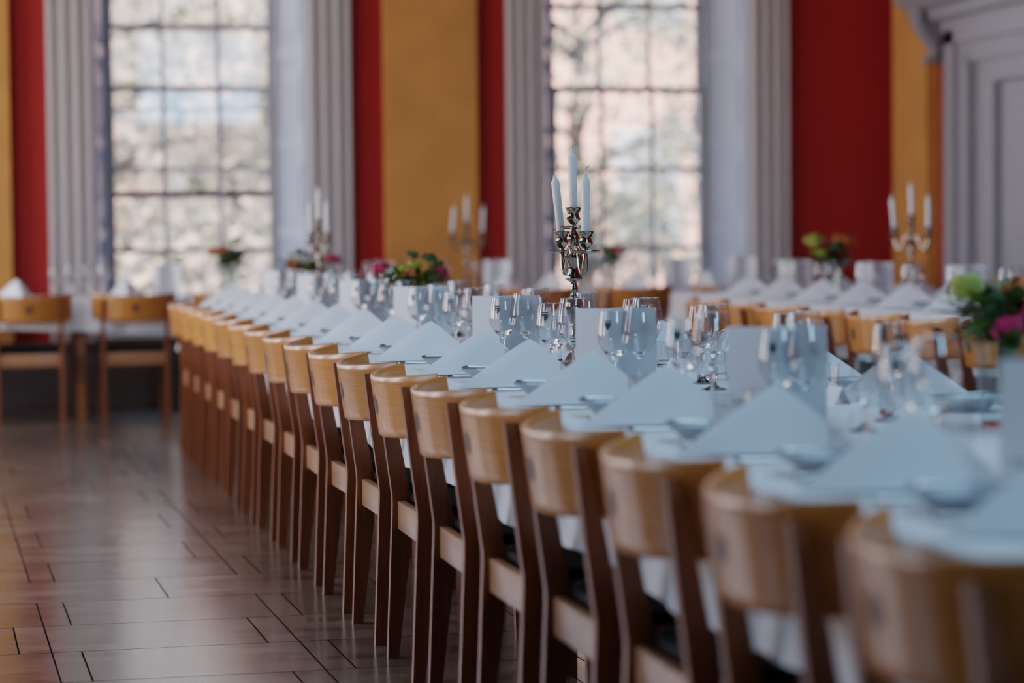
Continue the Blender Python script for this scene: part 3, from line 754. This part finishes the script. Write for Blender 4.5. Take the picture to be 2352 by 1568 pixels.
def bouquet(loc, label, spots, spread, height, vase='low', nleaf=95):
    t = empty('flower_arrangement', loc, label=label, cat='flowers', group='flower arrangements on the tables')
    if vase == 'low':
        base = [(0, 0), (.052, 0), (.055, .004), (.056, .014), (.050, .014), (0, .012)]; wall = [(.056, .014), (.058, .07), (.061, .12), (.064, .18)]; zt = .175
    else:
        base = [(0, 0), (.036, 0), (.038, .004), (.022, .024), (.018, .032), (0, .03)]; wall = [(.018, .032), (.021, .06), (.027, .10), (.042, .17)]; zt = .165
    v = lathe_obj('vase', wall, M['thingreen'], t, 28, angle=180); lathe_obj('vase_foot', base, M['vase'], v, 24)
    m = MB()
    for k in range(9):
        a = random.uniform(0, 2 * PI); r = random.uniform(.1, .7)
        m.tube([(.012 * math.cos(a + 2), .012 * math.sin(a + 2), .02 if vase == 'low' else .045), (.02 * math.cos(a), .02 * math.sin(a), zt), (spread * r * math.cos(a), spread * r * math.sin(a), zt + height * .5)], .0028, 6)
    m.build('stems', M['stem'], t)
    m = MB()
    for k in range(nleaf):
        a = random.uniform(0, 2 * PI); e = random.uniform(-.25, .9); r0 = spread * random.uniform(.05, .55)
        d = (math.cos(a), math.sin(a), e); L = random.uniform(.06, .11) * (spread / .14) ** .5
        leaf(m, (r0 * math.cos(a), r0 * math.sin(a), zt + random.uniform(.0, height * .55)), d, L, L * random.uniform(.3, .5))
    m.build('foliage', M['leaf'], t, angle=70)
    for (x, y, z, r, mt) in spots:
        m = MB(); blossom(m, (0, 0, 0), r * 1.22); m.build('blossom', M[mt], t, angle=80, loc=(x, y, zt + z))
    return t
bouquet((1.765, 9.62, TZ), 'crimson, white and lime flowers with dark leaves on the middle table behind the candelabrum',
        [(-.13, .03, .075, .038, 'crimson'), (-.105, .02, .065, .03, 'pwhite'), (-.10, 0, .03, .03, 'pwhite'), (-.05, .0, .075, .034, 'pgreen'), (-.02, -.03, .055, .034, 'porange'), (.005, .02, .095, .026, 'pgreen'),
         (-.005, .03, .135, .024, 'pdark'), (.065, .02, .125, .028, 'pdark'), (.095, .0, .10, .026, 'pdark'), (.045, -.03, .05, .026, 'pgreen'), (.10, -.02, .07, .03, 'crimson'), (.115, -.02, .05, .024, 'crimson'), (.01, -.06, .01, .035, 'pgreen')], .17, .13)
bouquet((1.82, 13.25, TZ), 'dark leafy bouquet with a crimson bloom at the far end of the middle table',
        [(-.06, 0, .05, .045, 'porange'), (-.02, -.02, .08, .035, 'pwhite'), (.05, 0, .11, .035, 'pdark'), (-.03, 0, .12, .03, 'pdark'), (.145, -.02, .075, .042, 'crimson'), (.02, -.04, .04, .035, 'pgreen')], .165, .14)
bouquet((1.70, 15.90, TZ), 'orange and green bouquet on the head table under the left window',
        [(-.11, 0, .10, .045, 'porange'), (-.06, -.02, .12, .035, 'porange'), (.03, 0, .17, .04, 'pdark'), (.0, -.03, .09, .05, 'pdark')], .15, .16)
bouquet((2.060, 4.56, TZ), 'lime, orange and crimson bouquet in a glass vase at the right edge near the camera',
        [(-.07, .02, .10, .045, 'pgreen'), (-.03, .0, .075, .042, 'pdark'), (.03, -.02, .10, .04, 'porange'), (-.02, -.06, .03, .045, 'crimson'), (.02, -.06, .055, .045, 'crimson'), (.06, -.05, .08, .05, 'crimson'), (-.05, -.03, .05, .035, 'pdark'), (.09, .01, .11, .045, 'porange')], .15, .14, nleaf=110)
bouquet((4.97, 13.48, TZ), 'lime and orange bouquet on the right-hand table before the red wall',
        [(-.10, 0, .15, .055, 'pgreen'), (-.07, 0, .08, .045, 'pgreen'), (.02, -.02, .12, .05, 'pdark'), (.10, 0, .14, .05, 'porange'), (.05, .0, .16, .04, 'porange')], .15, .16)
bouquet((4.30, 15.95, TZ), 'small green and red posy in a slim glass vase under the right window',
        [(-.06, 0, .10, .045, 'pdark'), (.045, -.02, .10, .045, 'crimson'), (0, 0, .11, .04, 'pgreen'), (0, -.03, .05, .05, 'pdark')], .10, .12, vase='tall', nleaf=50)

# ------------------------------------------------------------------ right-hand table
T2N = [14.0, 13.36, 12.72, 12.08, 11.46, 10.84, 10.2]
for k, y in enumerate(T2N):
    pl = '%s from far end, near side of right-hand table' % ORD[k + 1]
    NAP.put((4.455 + jit(.006), y, TZ), jit(.06), 'white pyramid napkin, ' + pl, 'napkins on the near side of the right-hand table')
    PLATE.put((4.60, y + .28, TZ), 0, 'white side plate, ' + pl, 'side plates on the right-hand table')
    BUTTER.put((4.52, y + .28, TZ + .0353), jit(.1), 'steel butter knife on a plate, ' + pl, 'butter knives on the right-hand table')
    WINE.put((4.785 + jit(.01), y - .22, TZ), 0, 'white wine glass, ' + pl, 'white wine glasses on the right-hand table')
    RED.put((4.865 + jit(.01), y - .15, TZ), 0, 'large red wine glass, ' + pl, 'red wine glasses on the right-hand table')
    TUMB.put((4.745 + jit(.004), y - .31, TZ), 0, 'low tumbler, ' + pl, 'tumblers on the right-hand table')
for k, y in enumerate([14.3, 13.66, 13.02, 12.38]):
    pl = '%s from far end, wall side of right-hand table' % ORD[k + 1]
    NAP.put((5.475 + jit(.006), y, TZ), PI + jit(.06), 'white pyramid napkin, ' + pl, 'napkins on the wall side of the right-hand table')
    WINE.put((5.13 + jit(.01), y + .2, TZ), 0, 'white wine glass, ' + pl, 'wine glasses on the wall side of the right-hand table')
    RED.put((5.06 + jit(.01), y + .12, TZ), 0, 'large red wine glass, ' + pl, 'red wine glasses on the wall side of the right-hand table')
for k, (x, y) in enumerate([(4.88, 14.15), (4.88, 12.83), (4.88, 11.56)]):
    MENU.put((x, y, TZ), jit(.05), 'white folded menu card, %s from the far end of the right-hand table' % ORD[k + 1], 'menu cards on the right-hand table')

# ------------------------------------------------------------------ head table: guests sit with their backs to the camera
hx = lambda px, y=15.8: y * px_angle_xy(px)
for k, px in enumerate([52, 292, 640, 790, 1170, 1290, 1485, 1640]):
    NAP.put((hx(px, 15.62), 15.56, TZ), PI / 2 + jit(.2), 'white pyramid napkin, %s from the left on the head table' % ORD[k + 1], 'napkins on the head table')
for k, px in enumerate([128, 165, 205, 240, 435, 470, 850, 880, 915, 1020, 1100, 1150, 1455, 1515, 1722, 1790]):
    pr, nm = ((WINE, 'white wine glass'), (RED, 'large red wine glass'))[k % 2]
    pr.put((hx(px, 16.02), 16.02 + .06 * (k % 3), TZ), 0, '%s, %s glass from left on the head table' % (nm, ORD[k + 1]), 'wine glasses on the head table')
for k, px in enumerate([145, 190, 325, 960, 1000, 1430, 1460, 1760]):
    TUMB.put((hx(px + 12, 15.95), 15.95, TZ), 0, 'low tumbler, %s from the left on the head table' % ORD[k + 1], 'tumblers on the head table')
for k, (px, r) in enumerate([(352, -.45), (1112, -.6), (1525, -.5), (1672, -.5)]):
    MENU.put((hx(px, 16.0), 16.0, TZ), r, 'white folded menu card, %s from the left on the head table' % ORD[k + 1], 'menu cards on the head table')

# ------------------------------------------------------------------ outdoors: lawn, trees and a house
b = MB(); b.box(-40, 60, 17.9, 90, -.65, -.6); struct(b.build('ground', M['paving'], smooth=False))
def tree(x, y, h, r, mat, label, n, seed, low=.25):
    rnd = random.Random(seed)
    t = empty('tree', (x, y, -.6), label=label, cat='tree', group='trees outside the windows')
    m = MB(); m.tube([(0, 0, 0), (.05, 0, h * .3), (-.05, .05, h * .6), (0, 0, h * .95)], [.16, .13, .08, .02], 8)
    br = []
    for k in range(16):
        z = h * rnd.uniform(low, .85); a = rnd.uniform(0, 2 * PI); L = r * rnd.uniform(.6, 1)
        e = (L * math.cos(a), L * math.sin(a), z + L * .35); br.append(e)
        m.tube([(0, 0, z), (e[0] * .5, e[1] * .5, z + L * .25), e], [.05, .03, .008], 6)
    m.build('trunk', M['bark'], t)
    m = MB()
    cl = [(e, r * .42) for e in br] + [((r * .5 * rnd.uniform(-1, 1), r * .5 * rnd.uniform(-1, 1), h * rnd.uniform(low, 1)), r * .45) for _ in range(10)]
    for k in range(n):
        c, q = cl[rnd.randrange(len(cl))]
        d = Vector((rnd.gauss(0, 1), rnd.gauss(0, 1), rnd.gauss(0, 1))).normalized() * q * rnd.random() ** .5
        p = Vector(c) + d; s = rnd.uniform(.05, .11)
        a = Vector((rnd.gauss(0, 1), rnd.gauss(0, 1), rnd.gauss(0, 1))).normalized(); bq = a.orthogonal().normalized()
        m.add([(p - a * s)[:], (p - bq * s * .55)[:], (p + a * s)[:], (p + bq * s * .55)[:]], [(0, 1, 2, 3)])
    m.build('foliage', mat, t, smooth=False)
tree(1.3, 24.5, 4.7, 1.7, M['leaf_gold'], 'golden leafy tree close outside the left window', 5200, 1, .08)
tree(4.4, 30.5, 5.2, 2.0, M['leaf_tree'], 'green tree behind the golden one outside the left window', 6000, 2, .08)
tree(.2, 34.5, 5.4, 2.4, M['leaf_gold'], 'pale tree farther off at the left edge of the left window', 4200, 3, .08)
tree(6.4, 25.0, 4.8, 1.5, M['leaf_tree'], 'slender green tree close outside the right window', 2600, 4, .15)
tree(9.3, 30.0, 5.2, 1.5, M['leaf_tree'], 'sparse green tree farther off outside the right window', 2000, 5, .2)
tree(4.4, 40.5, 6.0, 2.6, M['leaf_gold'], 'golden tree in the distance outside the left window', 6500, 8, .08)
def house(x0, x1, y, label, mt='facade'):
    t = empty('house', ((x0 + x1) / 2, y, -.6), label=label, cat='house'); w = (x1 - x0) / 2
    m = MB(); m.box(-w, w, 0, 6, 0, 12); m.build('facade', M[mt], t, smooth=False)
    m = MB(); m.prism([(-.4, 12), (6.4, 12), (3, 14.5)], -w - .3, w + .3, 'x'); m.build('roof', M['bark'], t, smooth=False)
    for i in range(int(w * 2 / 3)):
        for z in (1.6, 5.2, 8.6):
            f = MB(); cx = -w + 1.9 + i * 3; f.box(cx - .6, cx + .6, -.06, 0, z, z + 1.9); fo = f.build('window', M['white'], t, smooth=False)
            g = MB(); g.box(cx - .5, cx + .5, -.09, -.05, z + .1, z + 1.8); g.build('pane', M['pane_dark'] if 'pane_dark' in M else M['sash'], fo, smooth=False)
house(9.5, 24, 40, 'pink rendered house seen through the right window')
house(-7, 7.5, 46, 'grey rendered house far behind the trees in the left window', 'facade_grey')

# ------------------------------------------------------------------ light
world = bpy.data.worlds.new('World'); sc.world = world; world.use_nodes = True
wn = world.node_tree; bg = wn.nodes['Background']
tcw = wn.nodes.new('ShaderNodeTexCoord'); spw = wn.nodes.new('ShaderNodeSeparateXYZ'); rw = wn.nodes.new('ShaderNodeValToRGB')
rw.color_ramp.elements[0].position = .0; rw.color_ramp.elements[0].color = (1.0, .82, .76, 1)
rw.color_ramp.elements[0].position = .04; rw.color_ramp.elements[1].position = .20; rw.color_ramp.elements[1].color = (.36, .66, 1.0, 1)
wn.links.new(tcw.outputs['Generated'], spw.inputs[0]); wn.links.new(spw.outputs['Z'], rw.inputs['Fac']); wn.links.new(rw.outputs['Color'], bg.inputs['Color'])
bg.inputs['Strength'].default_value = 3.3

def area(name, loc, rot, sx, sy, power, col, portal=False):
    l = bpy.data.lights.new(name, 'AREA'); l.shape = 'RECTANGLE'; l.size = sx; l.size_y = sy; l.energy = power; l.color = col
    o = bpy.data.objects.new(name, l); COL.objects.link(o); o.location = loc; o.rotation_euler = rot
    if portal: l.cycles.is_portal = True
    return o
for k, (y0, y1) in enumerate(LW):              # daylight through the aisle-side windows
    area('window_daylight', (XL - .32, (y0 + y1) / 2, 2.2), (0, -PI / 2, 0), 2.9, y1 - y0, [5, 62, 72, 66][k], (1.0, .89, .93))
for w in W:
    area('sky_portal', ((w['g0'] + w['g1']) / 2, YG + .35, (SILL + HEAD) / 2), (-PI / 2, 0, 0), w['g1'] - w['g0'] + .2, HEAD - SILL, 1, (1, 1, 1), portal=True)
area('overhead_fill', (2.7, 4.4, ZC - .03), (0, 0, 0), 2.2, 8.5, 100, (.38, .68, 1.0))  # cool overhead fill added below the closed ceiling; no lantern is built
area('rear_fill', (3.6, YB + .02, 3.0), (PI / 2 - .25, 0, 0), 1.8, 2.6, 125, (.40, .68, 1.0))      # cool fill light added in front of the closed back wall
s = bpy.data.lights.new('sun', 'SUN'); s.energy = 8.5; s.angle = math.radians(3); s.color = (1, .8, .68)
so = bpy.data.objects.new('sun', s); COL.objects.link(so); so.rotation_euler = (math.radians(52), 0, math.radians(-35))

# ------------------------------------------------------------------ camera object
cam = bpy.data.cameras.new('camera'); co = bpy.data.objects.new('camera', cam); COL.objects.link(co)
cam.sensor_width = 36; cam.lens = 85; cam.clip_end = 300; cam.clip_start = .05
fw = Vector((math.sin(YAW) * math.cos(PITCH), math.cos(YAW) * math.cos(PITCH), -math.sin(PITCH)))
rt = Vector((math.cos(YAW), -math.sin(YAW), 0)); up = rt.cross(fw)
r2 = rt * math.cos(ROLL) - up * math.sin(ROLL); u2 = up * math.cos(ROLL) + rt * math.sin(ROLL)
mat = Matrix((r2, u2, -fw)).transposed().to_4x4(); mat.translation = Vector((0, 0, CAM_H)); co.matrix_world = mat
cam.dof.use_dof = True; cam.dof.aperture_fstop = 1.8; cam.dof.focus_distance = 6.95
sc.camera = co

sc.view_settings.view_transform = 'Filmic'
sc.view_settings.look = 'None'
sc.view_settings.exposure = .70
cy = sc.cycles
cy.use_adaptive_sampling = True; cy.adaptive_threshold = .08; cy.adaptive_min_samples = 16
cy.max_bounces = 12; cy.transmission_bounces = 9; cy.transparent_max_bounces = 16; cy.diffuse_bounces = 4; cy.glossy_bounces = 6
cy.caustics_reflective = False; cy.caustics_refractive = False; cy.sample_clamp_indirect = 6
cy.use_denoising = True
